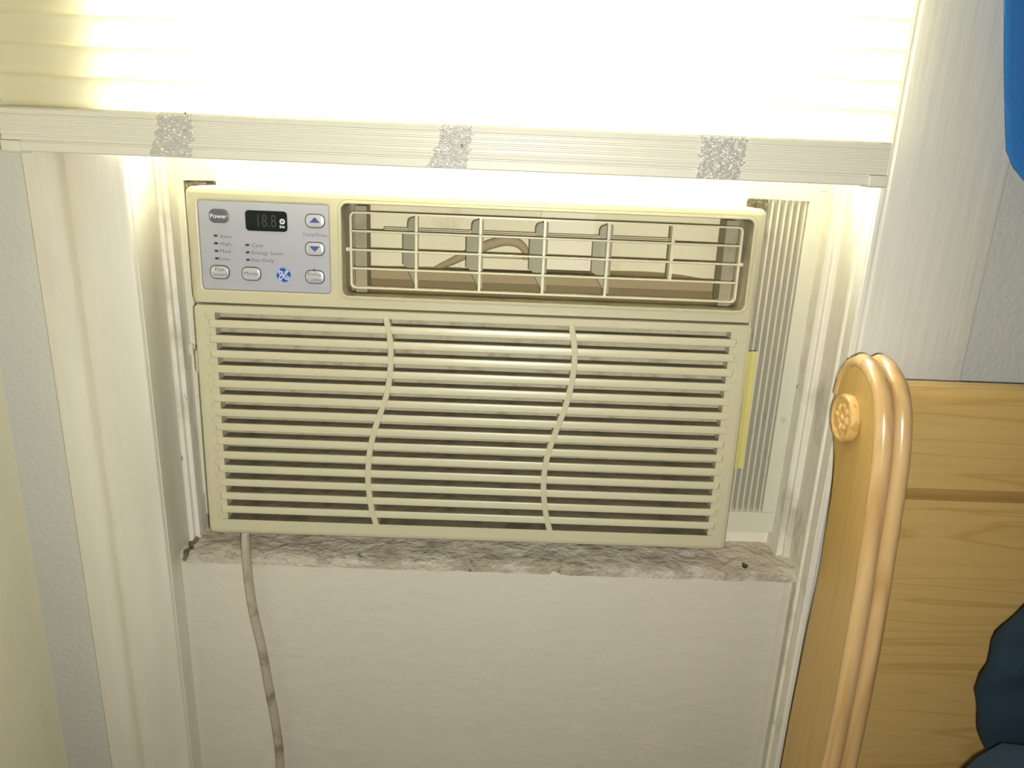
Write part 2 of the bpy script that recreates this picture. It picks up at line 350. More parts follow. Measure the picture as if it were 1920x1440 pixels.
# --- upper cover with openings for control panel and vent
def skirt(b, u0, u1, v0, v1, r, depth, edge=0.006, kb=1.0, kt=1.0):
    n = 4; L = []
    for ins, wd in ((0, depth), (0, edge), (edge*0.12, edge*0.5), (edge*0.40, edge*0.14), (edge, 0)):
        L.append(at(rrect(u0+ins, u1-ins, v0+ins*kb, v1-ins*kt, max(r-ins, 0.0004), n), wd))
    b.loft(L)
def cell(b, hole, r, rect, lip=True):
    n = 5; u0, u1, v0, v1 = hole
    prof = ((-0.0040, 0.0, 0.0040), (-0.0034, 0.0006, 0.0034), (-0.0030, -0.0008, 0.0030), (-0.0010, -0.0012, 0.0010), (-0.0003, -0.0008, 0.0003), (0, 0.0004, 0)) if lip else ((-0.0022, 0, 0.002), (-0.0010, 0.0002, 0.001), (0, 0.0010, 0))
    L = [at(rrect(*rect, 1e-5, n), 0)]
    for ins, wd, dr in prof: L.append(at(rrect(u0+ins, u1-ins, v0+ins, v1-ins, r+dr, n), wd))
    b.loft(L)
b = MB()
skirt(b, -HW, HW, SPL+0.0005, HH, 0.0068, 0.058, kb=0.2)
VENT = (-0.1305, 0.2680, 0.2640, 0.3528); CP = (-0.2682, -0.1422, 0.2650, 0.3510)
cell(b, CP, 0.0035, (-HW+0.006, -0.1385, SPL+0.0017, HH-0.006), False)
cell(b, VENT, 0.006, (-0.1385, HW-0.006, SPL+0.0017, HH-0.006), True)
acpart(b, 'front_cover', 'ac', smooth=40)

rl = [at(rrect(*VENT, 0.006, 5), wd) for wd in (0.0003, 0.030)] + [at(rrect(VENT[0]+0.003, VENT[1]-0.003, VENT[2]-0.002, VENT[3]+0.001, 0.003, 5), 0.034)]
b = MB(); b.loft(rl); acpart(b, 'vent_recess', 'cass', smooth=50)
# --- control panel
cp = acpart((lambda b: (b.loft([at(rrect(*(CP[0]+0.0002, CP[1]-0.0002, CP[2]+0.0002, CP[3]-0.0002), 0.0034), 0.0012), at(rrect(CP[0]+0.0008, CP[1]-0.0008, CP[2]+0.0008, CP[3]-0.0008, 0.003), 0.0004)], cap1=True), b)[1])(MB()), 'control_panel', 'silver')
cp['label'] = 'silver grey control panel'
def pill(name, c, wh, r, mats, dome=0.0009, groove=0.0011):
    b = MB(); u0, u1, v0, v1 = c[0]-wh[0]/2, c[0]+wh[0]/2, c[1]-wh[1]/2, c[1]+wh[1]/2
    def l(i, wd): return at(rrect(u0+i, u1-i, v0+i, v1-i, max(r-i, 0.0006)), wd)
    if groove: b.loft([l(0, 0.0004), l(0, 0.0001), l(groove, 0.0001), l(groove, -dome*0.5), l(groove+0.0012, -dome*0.9), l(groove+0.003, -dome)], mis=[1, 1, 1, 0, 0, 0], cap1=True)
    else: b.loft([l(0, 0.0004), l(0, -dome*0.4), l(0.0008, -dome), l(0.0016, -dome)], cap1=True)
    return acpart(b, name, mats, smooth=50, parent=cp)
pill('power_button', (-0.2478, 0.3367), (0.0190, 0.0134), 0.0055, ['grey_btn'], groove=0)
for c in ((-0.1558, 0.3354), (-0.1567, 0.3087), (-0.2503, 0.2826), (-0.2195, 0.2821), (-0.1575, 0.2814)):
    pill('button', c, (0.0192, 0.0138), 0.0056, ['button', 'groove'])
pill('display', (-0.2026, 0.3335), (0.0402, 0.0194), 0.0035, ['black'], dome=0.0002, groove=0)
for c in [(-0.2523, 0.3177-0.00727*k) for k in range(4)] + [(-0.2221, 0.3100-0.00715*k) for k in range(3)]:
    pill('indicator_lamp', c, (0.0036, 0.0020), 0.0006, ['groove'], dome=0.0003, groove=0)
b = MB(); b.loft([at([(-0.1577+0.0012*math.cos(a*0.524), 0.2884+0.0012*math.sin(a*0.524)) for a in range(12)], -0.0011)], cap1=True); b.f = [list(range(12))]; b.m = [0]
acpart(b, 'indicator_lamp', 'groove', parent=cp)
for s, c in ((1, (-0.1558, 0.3364)), (-1, (-0.1566, 0.3087))):
    b = MB(); b.prism([(c[0]-0.0052, c[1]-0.0026*s), (c[0]+0.0052, c[1]-0.0026*s), (c[0], c[1]+0.0027*s)], -0.0012, -0.0009, 'y')
    acpart(b, 'arrow_mark', 'blue_ink', parent=cp)
def text(s, c, width, height, m, wd=-0.0002, name='lettering', fat=0.0):
    cu = bpy.data.curves.new('t', 'FONT'); cu.body = s; cu.align_x = 'CENTER'; cu.align_y = 'CENTER'; cu.size = 1; cu.offset = fat; cu.resolution_u = 3
    o = bpy.data.objects.new('t', cu); col.objects.link(o)
    me = bpy.data.meshes.new_from_object(o.evaluated_get(bpy.context.evaluated_depsgraph_get()))
    bpy.data.objects.remove(o); bpy.data.curves.remove(cu)
    xs = [v.co.x for v in me.vertices]; ys = [v.co.y for v in me.vertices]
    sx = width/(max(xs)-min(xs)); sy = height/(max(ys)-min(ys)); mx = (max(xs)+min(xs))/2; my = (max(ys)+min(ys))/2
    for v in me.vertices: v.co = ((v.co.x-mx)*sx+c[0], wd, (v.co.y-my)*sy+c[1])
    me.materials.clear(); me.materials.append(M[m]); me.name = name
    o = bpy.data.objects.new(name, me); col.objects.link(o); return local_child(o, cp)
T = 'ink'
text('Power', (-0.2479, 0.3365), 0.0160, 0.0040, 'white_ink', -0.0011, fat=0.015)
text('Auto', (-0.2425, 0.3174), 0.0115, 0.0032, T); text('High', (-0.2430, 0.3098), 0.0105, 0.0040, T)
text('Med', (-0.2438, 0.3031), 0.0100, 0.0032, T); text('Low', (-0.2444, 0.2958), 0.0095, 0.0032, T)
text('Cool', (-0.2124, 0.3099), 0.0105, 0.0034, T); text('Energy Saver', (-0.2024, 0.3024), 0.0312, 0.0044, T); text('Fan Only', (-0.2075, 0.2952), 0.0214, 0.0044, T)
text('Temp/Delay', (-0.1562, 0.3218), 0.0240, 0.0040, T)
text('Fan', (-0.2500, 0.2855), 0.0085, 0.0036, T, -0.0011); text('Speed', (-0.2501, 0.2801), 0.0142, 0.0044, T, -0.0011)
text('Mode', (-0.2196, 0.2825), 0.0134, 0.0036, T, -0.0011)
text('Delay', (-0.1574, 0.2838), 0.0136, 0.0040, T, -0.0011); text('1-24Hr', (-0.1575, 0.2787), 0.0136, 0.0034, T, -0.0011)
text('18.8', (-0.2020, 0.3337), 0.0180, 0.0120, 'digit', -0.00028)
text('Set', (-0.1874, 0.3288), 0.0052, 0.0026, 'white_ink', -0.00030, fat=0.02)
def ring2d(b, c, r0, r1, wd, a0=0, a1=360, n=28, mi=0):
    vs = []; 
    for k in range(n+1):
        a = math.radians(a0+(a1-a0)*k/n)
        vs += [(c[0]+r0*math.cos(a), wd, c[1]+r0*math.sin(a)), (c[0]+r1*math.cos(a), wd, c[1]+r1*math.sin(a))]
    b.add(vs, [(2*k, 2*k+1, 2*k+3, 2*k+2) for k in range(n)], mi)
def disc2d(b, c, r, wd, n=32, mi=0): b.add([(c[0]+r*math.cos(2*math.pi*k/n), wd, c[1]+r*math.sin(2*math.pi*k/n)) for k in range(n)], [list(range(n))], mi)
def stroke2d(b, pts, wd, r, mi=0):
    P = smoothpath([(p[0], p[1], 0) for p in pts], 5); vs = []
    for i, p in enumerate(P):
        t = (P[min(i+1, len(P)-1)]-P[max(i-1, 0)]).normalized(); nn = Vector((-t.y, t.x, 0))
        e = math.sin(math.pi*min(1, max(0, (i+0.6)/(len(P)+0.2))))**0.5; q = nn*r*(0.35+0.65*e)
        vs += [(p.x+q.x, wd, p.y+q.y), (p.x-q.x, wd, p.y-q.y)]
    b.add(vs, [(2*k, 2*k+1, 2*k+3, 2*k+2) for k in range(len(P)-1)], mi)
b = MB(); ring2d(b, (-0.1872, 0.3336), 0.0014, 0.0026, -0.00030); disc2d(b, (-0.1872, 0.3336), 0.0007, -0.00030, 4); acpart(b, 'clock_mark', 'white_ink', parent=cp)
# round blue emblem with its script monogram
EC = (-0.1880, 0.2821); b = MB()
disc2d(b, EC, 0.0083, 0.0001, mi=1); disc2d(b, EC, 0.0078, 0.0000, mi=0); ring2d(b, EC, 0.0069, 0.0073, -0.0001, mi=1)
for q in range(4):
    a = math.radians(90*q+45)
    def rot(x, y, a=a): return (EC[0]+x*math.cos(a)-y*math.sin(a), EC[1]+x*math.sin(a)+y*math.cos(a))
    stroke2d(b, [rot(0.0069, -0.0012), rot(0.0058, 0.0004), rot(0.0066, 0.0022), rot(0.0052, 0.0034)], -0.0001, 0.00045, 1)
def E_(pts): return [(EC[0]+x*1e-3, EC[1]+y*1e-3) for x, y in pts]
stroke2d(b, E_([(-0.4, 0.6), (-2.0, 0.2), (-4.2, 1.0), (-3.9, 3.0), (-2.2, 3.6), (-0.9, 2.6), (-1.9, 1.6), (-3.0, 2.2)]), -0.0001, 0.00055, 1)
stroke2d(b, E_([(-0.8, 2.8), (-0.6, 0.2), (-0.9, -2.2), (-2.6, -4.2), (-4.2, -3.4), (-3.9, -1.6), (-2.0, -0.4), (0.6, 0.8)]), -0.0001, 0.00055, 1)
stroke2d(b, E_([(3.0, 3.0), (2.6, 1.9), (1.5, 2.2), (1.7, 3.4), (3.0, 3.9), (3.6, 3.0), (2.2, 1.0), (1.0, 0.4), (0.4, -1.2), (1.0, -3.2), (2.8, -4.0), (4.4, -2.6), (4.0, -1.0), (2.6, -0.9), (2.1, -2.2), (3.2, -2.7)]), -0.0001, 0.00055, 1)
acpart(b, 'round_emblem', ['logo_blue', 'logo_pale'], parent=cp)['label'] = 'round blue emblem with pale script monogram'

# --- discharge duct
DX0, DX1, DZ0, DZ1 = -0.1345, 0.2700, 0.2600, 0.3555
duct = MB(); nb = 14; loops = []
def duct_pt(t):                   # plan of the duct's back wall, curved at both ends
    R = 0.045
    if t < 0.22: a = t/0.22*math.pi/2; return (DX0+0.004+R*(1-math.cos(a)), 0.074+0.030*math.sin(a))
    if t > 0.72: a = (1-t)/0.28*math.pi/2; return (DX1-0.004-0.085*(1-math.cos(a)), 0.074+0.045*math.sin(a))
    q = (t-0.22)/0.5; return (DX0+0.004+R+(DX1-DX0-0.008-R-0.085)*q, 0.104+0.015*q)
for k in range(41):
    u, wd = duct_pt(k/40); loops.append((u, wd))
loops = [(DX0+0.004, 0.031)] + loops + [(DX1-0.004, 0.031)]
duct.loft([[(u, wd, DZ0-0.004) for u, wd in loops], [(u, wd, DZ1) for u, wd in loops]], closed=False)
duct.box(DX0, DX1, 0.030, 0.14, DZ1-0.0005, DZ1)
dobj = acpart(duct, 'discharge_duct', 'duct', smooth=40)
b = MB(); b.prism([(0.0305, 0.2575), (0.060, 0.2620), (0.086, 0.2700), (0.092, 0.2800), (0.125, 0.2860), (0.125, 0.2560), (0.0305, 0.2560)], DX0+0.003, DX1-0.003, 'x')
acpart(b, 'duct_floor', 'duct_floor', parent=dobj)
b = MB(); b.box(0.066, 0.125, 0.0985, 0.13, 0.2855, 0.3545); acpart(b, 'lit_opening_block', 'lit_opening', parent=dobj)  # added block standing for the brightly lit blower opening
# blower tongue: an arched lip low on the left of the back wall
b = MB(); A = []
for k in range(15):
    a = math.pi*(0.05+0.95*k/14); A.append((0.028-0.040*math.cos(math.pi-a)*1.0, 0.092, 0.283+0.034*math.sin(a)**0.8))
A = [(-0.050, 0.108, 0.280), (-0.030, 0.101, 0.290), (-0.008, 0.096, 0.302), (0.012, 0.093, 0.311), (0.028, 0.091, 0.3155), (0.042, 0.091, 0.3135), (0.050, 0.092, 0.306), (0.051, 0.094, 0.296)]
b.tube(smoothpath(A, 5), [0.002+0.0035*math.sin(math.pi*min(1, (k+4)/43)) for k in range(36)], 10)
acpart(b, 'blower_tongue', 'duct_floor', smooth=60, parent=dobj)
b = MB(); b.box(-0.02, 0.066, 0.098, 0.12, 0.2835, 0.2955); acpart(b, 'step', 'duct', parent=dobj)

# --- wire-like vent grille standing in the opening
GW = 0.020
GL, GR = -0.1265, 0.2645
g = MB(); rr = 0.005
lo = rrect(GL, GR, 0.2687, 0.3447, rr, 5); li = rrect(GL+0.0022, GR-0.0022, 0.2705, 0.3430, rr-0.0015, 5)
g.loft([at(lo, GW-0.001), at(li, GW-0.001), at(li, GW+0.007), at(lo, GW+0.007), at(lo, GW-0.001)])
vg = acpart(g, 'vent_grille', 'vent', smooth=50)
hb = MB(); hw = (GR-GL)/2-0.001
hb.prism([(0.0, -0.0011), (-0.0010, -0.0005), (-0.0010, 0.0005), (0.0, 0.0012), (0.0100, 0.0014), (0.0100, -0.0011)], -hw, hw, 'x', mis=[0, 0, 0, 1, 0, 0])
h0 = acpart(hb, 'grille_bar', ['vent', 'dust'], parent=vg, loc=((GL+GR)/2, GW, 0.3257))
for v in (0.3072, 0.2887):
    o = h0.copy(); col.objects.link(o); local_child(o, vg, ((GL+GR)/2, GW, v))
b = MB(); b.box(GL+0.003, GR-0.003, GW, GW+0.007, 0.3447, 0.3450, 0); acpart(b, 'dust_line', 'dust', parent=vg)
vb = MB(); vb.box(-0.0013, 0.0013, -0.0006, 0.0090, -0.0370, 0.0370)
v0 = acpart(vb, 'upright_bar', 'vent', parent=vg, loc=(-0.0606, GW+0.0008, 0.3067))
for u in (0.0032, 0.0671, 0.1309):
    o = v0.copy(); col.objects.link(o); local_child(o, vg, (u, GW+0.0008, 0.3067))
b = MB(); b.box(0.1940, 0.1972, GW+0.0008, GW+0.012, 0.2890, 0.3440); acpart(b, 'upright_bar', 'vent', parent=vg)
for u in (GL-0.0035, GR+0.0035):
    b = MB(); b.tube([(u-0.0036, GW+0.002, 0.3072), (u+0.0036, GW+0.002, 0.3072)], 0.0022, 10); acpart(b, 'pivot_pin', 'vent', smooth=50, parent=vg)
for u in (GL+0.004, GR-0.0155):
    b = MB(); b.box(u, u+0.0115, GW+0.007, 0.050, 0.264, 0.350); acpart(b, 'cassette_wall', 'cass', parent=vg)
# vanes turned to the side, with their link rods
def vane_mesh():
    b = MB(); out = [(0.0, 0.0345), (0.0, -0.0345), (-0.0040, -0.0335), (-0.0180, -0.0165), (-0.0230, -0.0150), (-0.0230, 0.0170), (-0.0170, 0.0215), (-0.0150, 0.0235), (-0.0150, 0.0290), (-0.0125, 0.0325), (-0.0070, 0.0340)]
    c, s = math.cos(math.radians(44)), math.sin(math.radians(44)); n = len(out); th = 0.0009
    vs = [(p[0]*c - th*s, -p[0]*s - th*c, p[1]) for p in out] + [(p[0]*c + th*s, -p[0]*s + th*c, p[1]) for p in out]
    b.add(vs, [list(range(n)), list(range(n, 2*n))[::-1]] + [(i, (i+1) % n, n+(i+1) % n, n+i) for i in range(n)]); return b
va = acpart(vane_mesh(), 'vane', 'vane', loc=(-0.0595, 0.0285, 0.3062))
for u in (0.0055, 0.0705, 0.1355):
    o = va.copy(); col.objects.link(o); local_child(o, ac, (u, 0.0285, 0.3062))
b = MB(); b.tube([(-0.095, 0.040, 0.3265), (0.196, 0.040, 0.3265)], 0.0010, 8); b.tube([(-0.095, 0.041, 0.3285), (0.196, 0.041, 0.3285)], 0.0006, 8)
acpart(b, 'link_rod', 'vent', smooth=60)

# --- intake grille: frame with scalloped pockets, slats and two curved ribs
P0, PN = 0.2385, 15; PITCH = 0.01553; SH = 0.0072
slot_c = [P0 - PITCH*k for k in range(PN)]            # centres of the slots
b = MB()
skirt(b, -HW, HW, 0.0, SPL-0.0009, 0.0062, 0.050, 0.0055, kt=0.2)
ET, EB = slot_c[0]+SH/2, slot_c[-1]-SH/2
x1 = HW-0.0055
b.add([(-x1, 0, ET), (x1, 0, ET), (x1, 0, SPL-0.0020), (-x1, 0, SPL-0.0020)], [(0, 1, 2, 3)])
b.add([(-x1, 0, 0.0055), (x1, 0, 0.0055), (x1, 0, EB), (-x1, 0, EB)], [(0, 1, 2, 3)])
b.add([(-x1, 0, ET), (x1, 0, ET), (x1, 0.014, ET), (-x1, 0.014, ET)], [(0, 1, 2, 3)])
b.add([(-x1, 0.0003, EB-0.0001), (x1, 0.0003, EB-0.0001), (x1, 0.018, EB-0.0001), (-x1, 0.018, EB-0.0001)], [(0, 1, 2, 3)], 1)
for s in (-1, 1):
    ue = 0.2640                                          # where the pocket's round end starts
    for k, c in enumerate(slot_c):
        arc = [(ue + (SH/2)*1.1*math.sin(math.pi*q/10), c + SH/2*math.cos(math.pi*q/10)) for q in range(11)]
        pl = [(s*x1, 0, c+SH/2)] + [(s*a[0], 0, a[1]) for a in arc] + [(s*x1, 0, c-SH/2)]
        b.add(pl, [list(range(len(pl)))])
        b.loft([[(s*a[0], 0, a[1]) for a in arc], [(s*a[0], 0.0012, a[1]) for a in arc]], closed=False)
        if k < PN-1:
            d = slot_c[k+1]
            b.add([(s*x1, 0, c-SH/2), (s*ue, 0, c-SH/2), (s*ue, 0, d+SH/2), (s*x1, 0, d+SH/2)], [(0, 1, 2, 3)])
    b.box(*sorted((s*0.2585, s*0.2695)), 0.0012, 0.016, EB-0.001, ET+0.001)
ig = acpart(b, 'intake_grille', ['ac_low', 'dust'], smooth=35)
sb = MB(); hh = (PITCH-SH)/2
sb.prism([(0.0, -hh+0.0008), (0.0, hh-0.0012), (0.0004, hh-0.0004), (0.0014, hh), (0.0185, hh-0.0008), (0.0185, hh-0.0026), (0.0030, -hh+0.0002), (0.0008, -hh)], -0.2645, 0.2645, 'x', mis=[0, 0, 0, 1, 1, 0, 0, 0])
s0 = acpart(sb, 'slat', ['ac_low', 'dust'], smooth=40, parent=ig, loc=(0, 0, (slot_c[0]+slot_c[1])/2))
for k in range(1, PN-1):
    o = s0.copy(); col.objects.link(o); local_child(o, ig, (0, 0, (slot_c[k]+slot_c[k+1])/2))
def rib(pts):
    b = MB(); P = smoothpath([(p[0]*1e-3, p[1]*1e-3, 0) for p in pts], 4); lo = []
    for i, p in enumerate(P):
        t = (P[min(i+1, len(P)-1)]-P[max(i-1, 0)]).normalized(); nn = Vector((-t.y, t.x, 0)); hw = 0.0031
        a, c = p+nn*hw, p-nn*hw; a2, c2 = p+nn*(hw-0.0007), p-nn*(hw-0.0007)
        lo.append([(a.x, 0.012, a.y), (a.x, 0.0002, a.y), (a2.x, -0.0006, a2.y), (c2.x, -0.0006, c2.y), (c.x, 0.0002, c.y), (c.x, 0.012, c.y)])
    b.loft(lo, cap0=True, cap1=True); return b
acpart(rib([(-88.2, 243.6), (-84.9, 227.2), (-83.4, 213), (-83.5, 196.6), (-84.9, 179), (-87.8, 163.2), (-92.2, 149), (-97.1, 134.8), (-102, 118.4), (-105.5, 101.8), (-107.2, 85.1), (-107.8, 68.3), (-106.6, 51.4), (-104.2, 34.3), (-99.4, 16)]), 'rib', 'ac_low', smooth=40, parent=ig)
acpart(rib([(97.2, 243.6), (100.8, 225.8), (102.6, 211.5), (102.3, 194), (100.5, 178.3), (97.6, 162.3), (93.0, 146.1), (87.9, 129.7), (83.5, 115.2), (79.9, 98.5), (78.2, 82.7), (78.2, 66.9), (79.7, 52), (82.6, 34.9), (87.6, 16)]), 'rib', 'ac_low', smooth=40, parent=ig)
b = MB(); b.box(-0.266, 0.266, 0.0215, 0.025, 0.008, 0.2445); acpart(b, 'filter', 'filter')
for s, v in ((-1, 0.190), (1, 0.205)):
    b = MB(); lp = rrect(s*0.2775-0.0050, s*0.2775+0.0050, v-0.013, v+0.013, 0.0048, 6)
    b.loft([at(lp, 0.016), at(lp, 0.006), at([(p[0]*0.999+s*0.00028, p[1]) for p in lp], 0.005)], cap1=True); acpart(b, 'filter_tab', 'vane', smooth=40)

# --- things fixed to the unit: mounting rail, frame, accordion, tag, cord (built upright, as the window is)
def acworld(b, name, mats, smooth=None, bevel=0): return b.build(name, mats, ac, smooth, bevel)
YF = 0.076
b = MB(); b.box(-0.2715, 0.2770, YF-0.001, YF+0.0015, 0.3600, 0.4150); b.box(-0.2715, 0.2770, YF-0.001, YF+0.028, 0.4135, 0.4150)
acworld(b, 'mounting_rail', 'rail_white')
b = MB()
b.box(XL+0.0102, -0.3055, YF, YF+0.010, 0.0095, 0.3650); b.box(0.3425, XR-0.0147, YF, YF+0.010, 0.0095, 0.3690)
b.box(XL+0.0102, -0.2700, YF, YF+0.010, 0.3650, 0.3745); b.box(XL+0.0102, -0.2700, YF-0.0012, YF+0.010, 0.3752, 0.4150)
b.box(0.2700, XR-0.0147, YF, YF+0.010, 0.3690, 0.3785); b.box(0.2700, XR-0.0147, YF-0.0012, YF+0.010, 0.3792, 0.4150)
b.box(XL+0.0102, XR-0.0147, YF, YF+0.022, -0.0170, 0.0095)
acworld(b, 'mounting_frame', 'frame', bevel=0.0012)
b = MB(); b.box(-0.3125, -0.3085, YF-0.006, YF+0.001, 0.179, 0.191); b.box(-0.3085, -0.3068, YF-0.004, YF+0.001, 0.1800, 0.1835); b.box(-0.3085, -0.3068, YF-0.004, YF+0.001, 0.1865, 0.1900)
acworld(b, 'latch_clip', 'frame', bevel=0.0006)
def pleats(x0, x1, n, z0, z1, y0, amp):
    b = MB(); pts = []
    for k in range(n):
        x = x0+(x1-x0)*k/n; d = (x1-x0)/n
        for fx, fy in ((0.0, 1.0), (0.16, 0.9), (0.30, 0.12), (0.38, 0.0), (0.68, 0.0), (0.76, 0.12), (0.90, 0.9)): pts.append((x+fx*d, y0+fy*amp))
    pts.append((x1, y0+amp))
    b.loft([[(p[0], p[1], z0) for p in pts], [(p[0], p[1], z1) for p in pts]], closed=False); return b
acworld(pleats(0.268, 0.3440, 11, 0.0085, 0.3700, YF+0.004, 0.019), 'accordion_panel', 'pleat', smooth=35)
acworld(pleats(-0.3070, -0.268, 5, 0.0085, 0.3660, YF+0.006, 0.009), 'accordion_panel', 'pleat', smooth=35)
nx = 16                           # crumbling foam in the upper corners
for x0, x1, z in ((-0.3045, -0.2560, 0.3640), (0.2560, 0.3000, 0.3680)):
    loops = []; b = MB()
    for i in range(nx+1):
        x = x0+(x1-x0)*i/nx; e = 0.0022*noise.noise(Vector((x*160, 1, 2)))
        loops.append([(x, YF+0.003+e, z), (x, YF+0.001-e, z-0.004), (x, YF+0.001+e, z-0.012+e), (x, YF+0.010, z-0.014)])
    b.loft(loops, closed=False)
    acworld(b, 'foam_strip', 'foam', smooth=60)
b = MB(); sec = [(0.2795, 0.0080), (0.2850, 0.0100), (0.2905, 0.0105), (0.2908, 0.0112), (0.2850, 0.0108), (0.2795, 0.0088)]
loops = []
for z, k in ((0.0935, 0), (0.130, 0.0), (0.175, 0), (0.190, -0.001), (0.205, -0.002), (0.2225, -0.0035)):
    loops.append([(p[0] - k*0.0 - (0.0024*(z-0.0935)/0.13), p[1], z) for p in sec])
b.loft(loops, cap0=True, cap1=True); acworld(b, 'yellow_tag', 'tag')['label'] = 'folded yellow paper tag on the side'
cpts = [(-0.244, 0.024, 0.006), (-0.2455, 0.014, -0.010), (-0.2460, 0.0135, -0.054), (-0.2432, 0.0130, -0.102), (-0.2360, 0.0125, -0.152), (-0.2310, 0.0120, -0.203), (-0.2252, 0.0120, -0.264), (-0.2232, 0.0120, -0.320), (-0.226, 0.012, -0.42), (-0.235, 0.008, -0.60), (-0.24, -0.01, -0.72), (-0.20, -0.06, -0.7435), (-0.05, -0.10, -0.7435)]
b = MB(); b.tube(smoothpath(cpts, 6), 0.0060, 12, rx=0.0048); acworld(b, 'power_cord', 'cord', smooth=70)['label'] = 'stained grey power cord'

# ================================================================== BLIND
bl = empty('window_blind', Matrix.Translation((-0.024, -0.032, BZ+0.390)))
tag(bl, 'closed white slatted window blind with taped bottom rail', 'blind')
BX0, BX1 = -0.4160, 0.3655; BY = 0.008; PS = 0.0245; Z0 = 0.4290
sm = MB()
prof = [(-0.0255, 0.0252), (-0.0290, 0.0249), (-0.0325, 0.0228), (-0.0348, 0.0185), (-0.0352, 0.0130), (-0.0350, 0.0070), (-0.0360, 0.0020), (-0.0380, -0.0008)]
PP = S2([(p[0], 0.0245-p[1]) for p in prof], 3); sm.loft([[(BX0, p[0]+BY, p[1]) for p in PP], [(BX1, p[0]+BY, p[1]) for p in PP]], closed=False)
sl0 = sm.build('slat', 'slat', bl, smooth=40, loc=(0, 0, BZ+Z0))
for k in range(1, 18):
    o = sl0.copy(); col.objects.link(o); o.location = (0, 0, BZ+Z0+PS*k)
b = MB(); fr = []
zz = [(0.3905, -0.0400), (0.3915, -0.0412), (0.3985, -0.0416), (0.3990, -0.0400), (0.3998, -0.0400), (0.4004, -0.0432)]
for z in (0.4045, 0.4092, 0.4128, 0.4172): zz += [(z-0.0012, -0.0436), (z-0.0004, -0.0429), (z+0.0004, -0.0429), (z+0.0010, -0.0436)]
zz += [(0.4204, -0.0436), (0.4208, -0.0422), (0.4216, -0.0422), (0.4222, -0.0440), (0.4262, -0.0434), (0.4280, -0.0400), (0.4284, -0.0300), (0.4270, -0.0240), (0.3915, -0.0240), (0.3905, -0.0260)]
b.prism([(y+BY, z) for z, y in zz], BX0+0.001, BX1-0.001, 'x')
br = b.build('bottom_rail', 'rail', bl, smooth=25)
for x0, x1 in ((BX0-0.0014, BX0+0.0155), (BX1-0.0155, BX1+0.0014)):
    b = MB(); b.prism([(y+BY, z) for y, z in ((-0.0235, 0.3890), (-0.0405, 0.3890), (-0.0428, 0.3910), (-0.0428, 0.3998), (-0.0235, 0.3998))], x0, x1, 'x')
    b.build('end_cap', 'rail', br, bevel=0.0012)
hr = MB(); hr.box(BX0, BX1, -0.062, -0.012, 0.868, 0.91); hr.build('head_rail', 'rail', bl, bevel=0.002)
for q, (x0, x1, sk) in enumerate(((-0.276, -0.246, 0.012), (-0.031, -0.004, 0.014), (0.197, 0.236, 0.002))):
    b = MB(); nx, nz = 26, 26; vs = []
    for i in range(nx+1):
        for j in range(nz+1):
            t = j/nz; z = 0.4300-0.0385*t
            edge = 0.0050*noise.noise(Vector((t*9, q*3.1, i//20)))
            x = x0+(x1-x0)*i/nx - sk*t*t*(1-i/nx*0.6) + edge
            if j < 4: y = -0.0445+0.0030*(3-j)/3
            else: y = -0.0447
            n = noise.noise(Vector((x*300, z*420, q*5.0)))
            vs.append((x, y+BY-0.0009*abs(n)-0.0004, z))
    b.add(vs, [(i*(nz+1)+j, (i+1)*(nz+1)+j, (i+1)*(nz+1)+j+1, i*(nz+1)+j+1) for i in range(nx) for j in range(nz)])
    b.build('tape', 'tape', br, smooth=180)['label'] = 'crinkled clear tape'

# ================================================================== BED
bed = empty('bed_headboard', Matrix.Translation((0.36, -0.12, 0)))
tag(bed, 'honey maple sleigh bed headboard with scrolled post and rosette', 'headboard')
front = [(-0.0790, 0.2400), (-0.0920, 0.2395), (-0.1040, 0.2360), (-0.1190, 0.2280), (-0.1290, 0.2150), (-0.1360, 0.2000), (-0.1425, 0.1760), (-0.1462, 0.1510), (-0.1520, 0.0920), (-0.1590, 0.0090), (-0.1620, -0.0700), (-0.1620, -0.1350), (-0.1560, -0.3000), (-0.1480, -0.5000), (-0.1480, -BZ)]
back = [(-0.0640, 0.2320), (-0.0545, 0.2190), (-0.0510, 0.2000), (-0.0540, 0.1800), (-0.0640, 0.1600), (-0.0735, 0.1400), (-0.0800, 0.1080), (-0.0822, 0.0715), (-0.0840, 0.0280), (-0.0810, -0.0360), (-0.0795, -0.0900), (-0.0780, -0.1470), (-0.0780, -0.2170), (-0.0780, -BZ)]
F2, B2 = S2(front), S2(back)
PX0, PX1 = 0.345, 0.3762
def post(dx):
    r = []
    b = MB(); b.prism(F2 + B2[::-1], PX0+dx+0.0012, PX1+dx-0.001, 'x'); r.append(b.build('post', 'wood_post', bed, smooth=35))
    path = B2[8::-1] + F2
    for xc in (PX0+0.0078, PX1-0.0078):
        b = MB(); b.tube([(xc+dx, p[0], p[1]) for p in path], 0.0078, 14); r.append(b.build('bead_moulding', 'wood_bead', bed, smooth=60))
    return r
pp = post(0.0); post(1.15)
b = MB(); RC = (-0.0860, 0.1885); loops = []
for rad, x in ((0.0222, 0.0010), (0.0222, -0.0050), (0.0212, -0.0062), (0.0190, -0.0064), (0.0178, -0.0052), (0.0165, -0.0046)):
    loops.append([(PX0+x, RC[0]+rad*math.cos(2*math.pi*k/36), RC[1]+rad*math.sin(2*math.pi*k/36)) for k in range(36)])
b.loft(loops, cap1=True)
